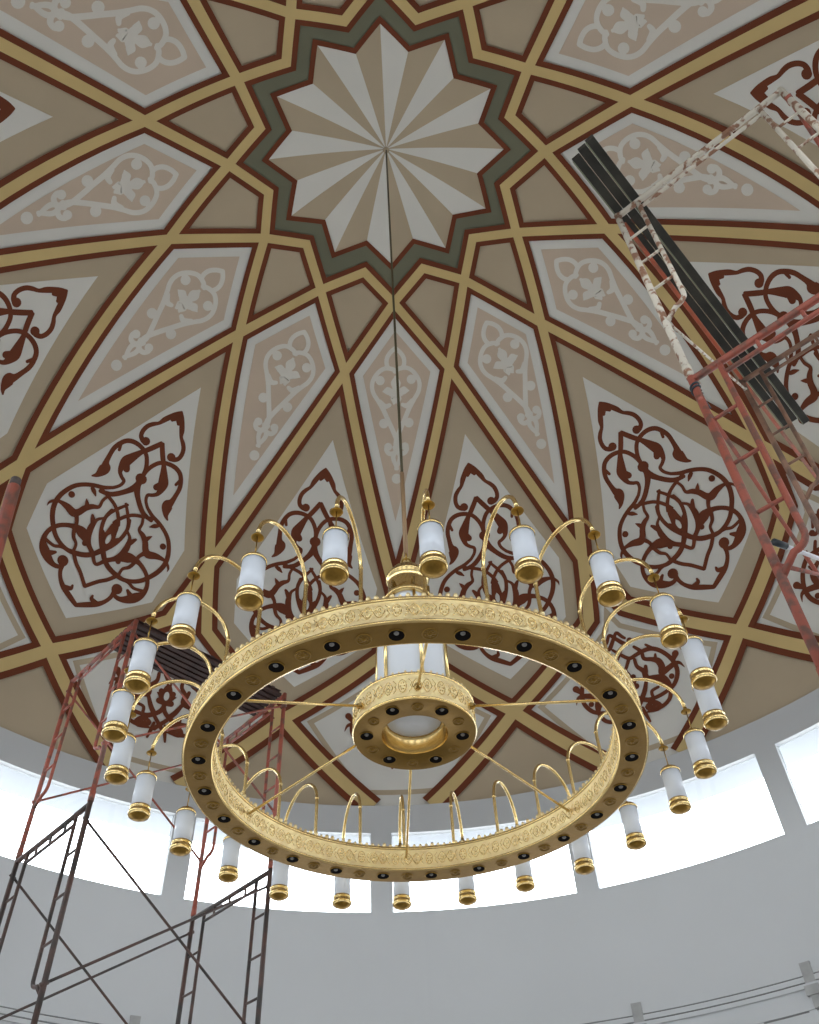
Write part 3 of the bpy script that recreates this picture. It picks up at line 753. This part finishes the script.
for j in range(7):
    p = c0 + u * .040 + vv * (LV * (j + .5) / 7)
    dk.box(V(p.x, p.y, -.103 + .0100), vv * .02, u * (.040 * S), Vector((0, 0, .012)))
p = c0 + u * .040 + vv * LV * .5
dk.box(V(p.x, p.y, -.103 + .0118), vv * (LV * S / 2 - .02), u * (.038 * S), Vector((0, 0, .002)))
build(dk, 'deck', [M['deck']], sL)
# right scaffold
A0 = Vector((.2400, -.2940, 0)); u = Vector((.77034, -.63764, 0)); w = .186; vv = Vector((.63764, .77034, 0))
sR = empty('scaffold_tower', V(.4, -.25, FL), 'peeling white and red scaffold tower at the right edge with boards on top', 'scaffold')
LV = .275; tp = [-.082, -.386, -.690, -.994]
for i, zt_ in enumerate(tp):
    zb_ = tp[i+1] + .006 if i < 3 else FL
    frame(A0, u, w, zt_, zb_, .024, M['rust'] if i == 0 else M['red'], sR, foot=(i == 3), lean=-.020, ref=-.082)
    frame(A0 + vv * LV, u, w, zt_ - .006, zb_ - (.006 if i < 3 else 0), .024, M['rustbrown'] if i == 0 else M['red'], sR, foot=(i == 3), lean=-.020, ref=-.082)
def VP(t, z, base=A0): q_ = base + vv * t + u * (-.020 * (-.082 - z)); return V(q_.x, q_.y, z)
brace(VP(0, -.292), VP(LV, -.105), M['rust'], sR, .009)
for i in (1, 2):
    for base in (A0, A0 + u * w):
        brace(VP(0, tp[i] - .030, base), VP(LV, tp[i] - .205, base), M['red'], sR); brace(VP(0, tp[i] - .205, base), VP(LV, tp[i] - .03, base), M['red'], sR)
brace(VP(0, tp[0] - .025, A0 + u * w), VP(LV, tp[0] - .22, A0 + u * w), M['red'], sR, .014)
pb = MB(); q0 = A0 + vv * .012 + u * .001; q1 = A0 + vv * .52 + u * .002
pb.tube([V(q0.x, q0.y, -.0800), V(q1.x, q1.y, -.0910)], .0145, 12)
build(pb, 'steel_pole', [M['orange']], sR)  # loose pole lying along the head bars, kept as part of the tower
for (p_, q_) in (((0, -.404), (.012, -.418)), ((.0, -.400), (.020, -.404))):
    b = MB(); a_ = VP(*p_); e_ = VP(*q_)
    b.tube([a_, (a_ + e_) / 2 + Vector((0, 0, .02)), e_], .007, 6)
    b.tube([a_ + Vector((.024 * math.cos(j * PI / 6), .024 * math.sin(j * PI / 6), .004 * j)) for j in range(13)], .006, 6)
    build(b, 'tie_wire', [M['wire']], sR)
# boards lying across its top
def board(c0, c1, wid, th, zc, label, edge=True):
    d = (c1 - c0); L = d.length; d = d.normalized(); s_ = Vector((-d.y, d.x, 0))
    b = MB(); b.smooth = False
    mid = (c0 + c1) / 2
    o = V(mid.x, mid.y, zc)
    hl, hw = L * S / 2, wid * S / 2
    b.box(o, d * hl, s_ * (hw - .003), Vector((0, 0, th / 2)))
    for t_ in (-.55, -.1, .4, .8): b.box(o + d * hl * t_ - Vector((0, 0, th / 2 + .002)), d * .07, s_ * (hw * .4), Vector((0, 0, .003)))
    if edge:
        b.cur = 1
        b.box(o + s_ * (hw - .003) - Vector((0, 0, th / 2 + .0012)), d * hl, s_ * .0045, Vector((0, 0, .001)))
    ob = build(b, 'board', [M['board'], M['boardedge']], origin=o)
    return tag(ob, label, 'board', 'dark boards across the right scaffold')
d_ = Vector((.652, .758, 0)); s_ = Vector((.758, -.652, 0))
P0 = Vector((.1885, -.3690, 0)) + d_ * .0135 - s_ * .0068
board(P0, P0 + d_ * .470, .0098, .045, -.0706, 'dark steel board on the right scaffold, the one nearest the star at the dome centre')
board(P0 + s_ * .0100 - d_ * .004, P0 + s_ * .0100 + d_ * .464, .0098, .045, -.0706, 'dark steel board on the right scaffold, middle of the three', False)
board(P0 + s_ * .0205 - d_ * .006, P0 + s_ * .0205 + d_ * .478, .0100, .045, -.0706, 'dark steel board on the right scaffold, the one nearest the right picture edge')
wt_ = MB(); wt_.tube([V(.2580, -.2650, -.5530), V(.325, -.2300, -.553)], .010, 10)
wt_.cur = 1; wt_.tube([V(.2480, -.2700, -.5530), V(.2580, -.2650, -.5530)], .016, 10)
build(wt_, 'tube_light', [M['whitepipe'], M['wire']], sR)
pp = MB(); d3 = Vector((.0029, .0020, -.0353)); tp3 = Vector((-.2016, -.4012, -.6174)); nfl = (FL - tp3.z) / d3.z
e3 = tp3 + d3 * nfl
pp.tube([V(*tp3), V(*e3)], .0215, 12)
pp.cur = 1; pp.tube([V(*(tp3 - d3 * .16)), V(*tp3)], .0175, 12)
pp.cur = 0
pp.tube([V(*(tp3 + d3 * 3)), V(*(tp3 + d3 * 3.4))], .026, 12)
tag(build(pp, 'scaffold_post', [M['red'], M['dark']], origin=V(*e3)), 'top of a lone red scaffold post at the left picture edge', 'scaffold post')
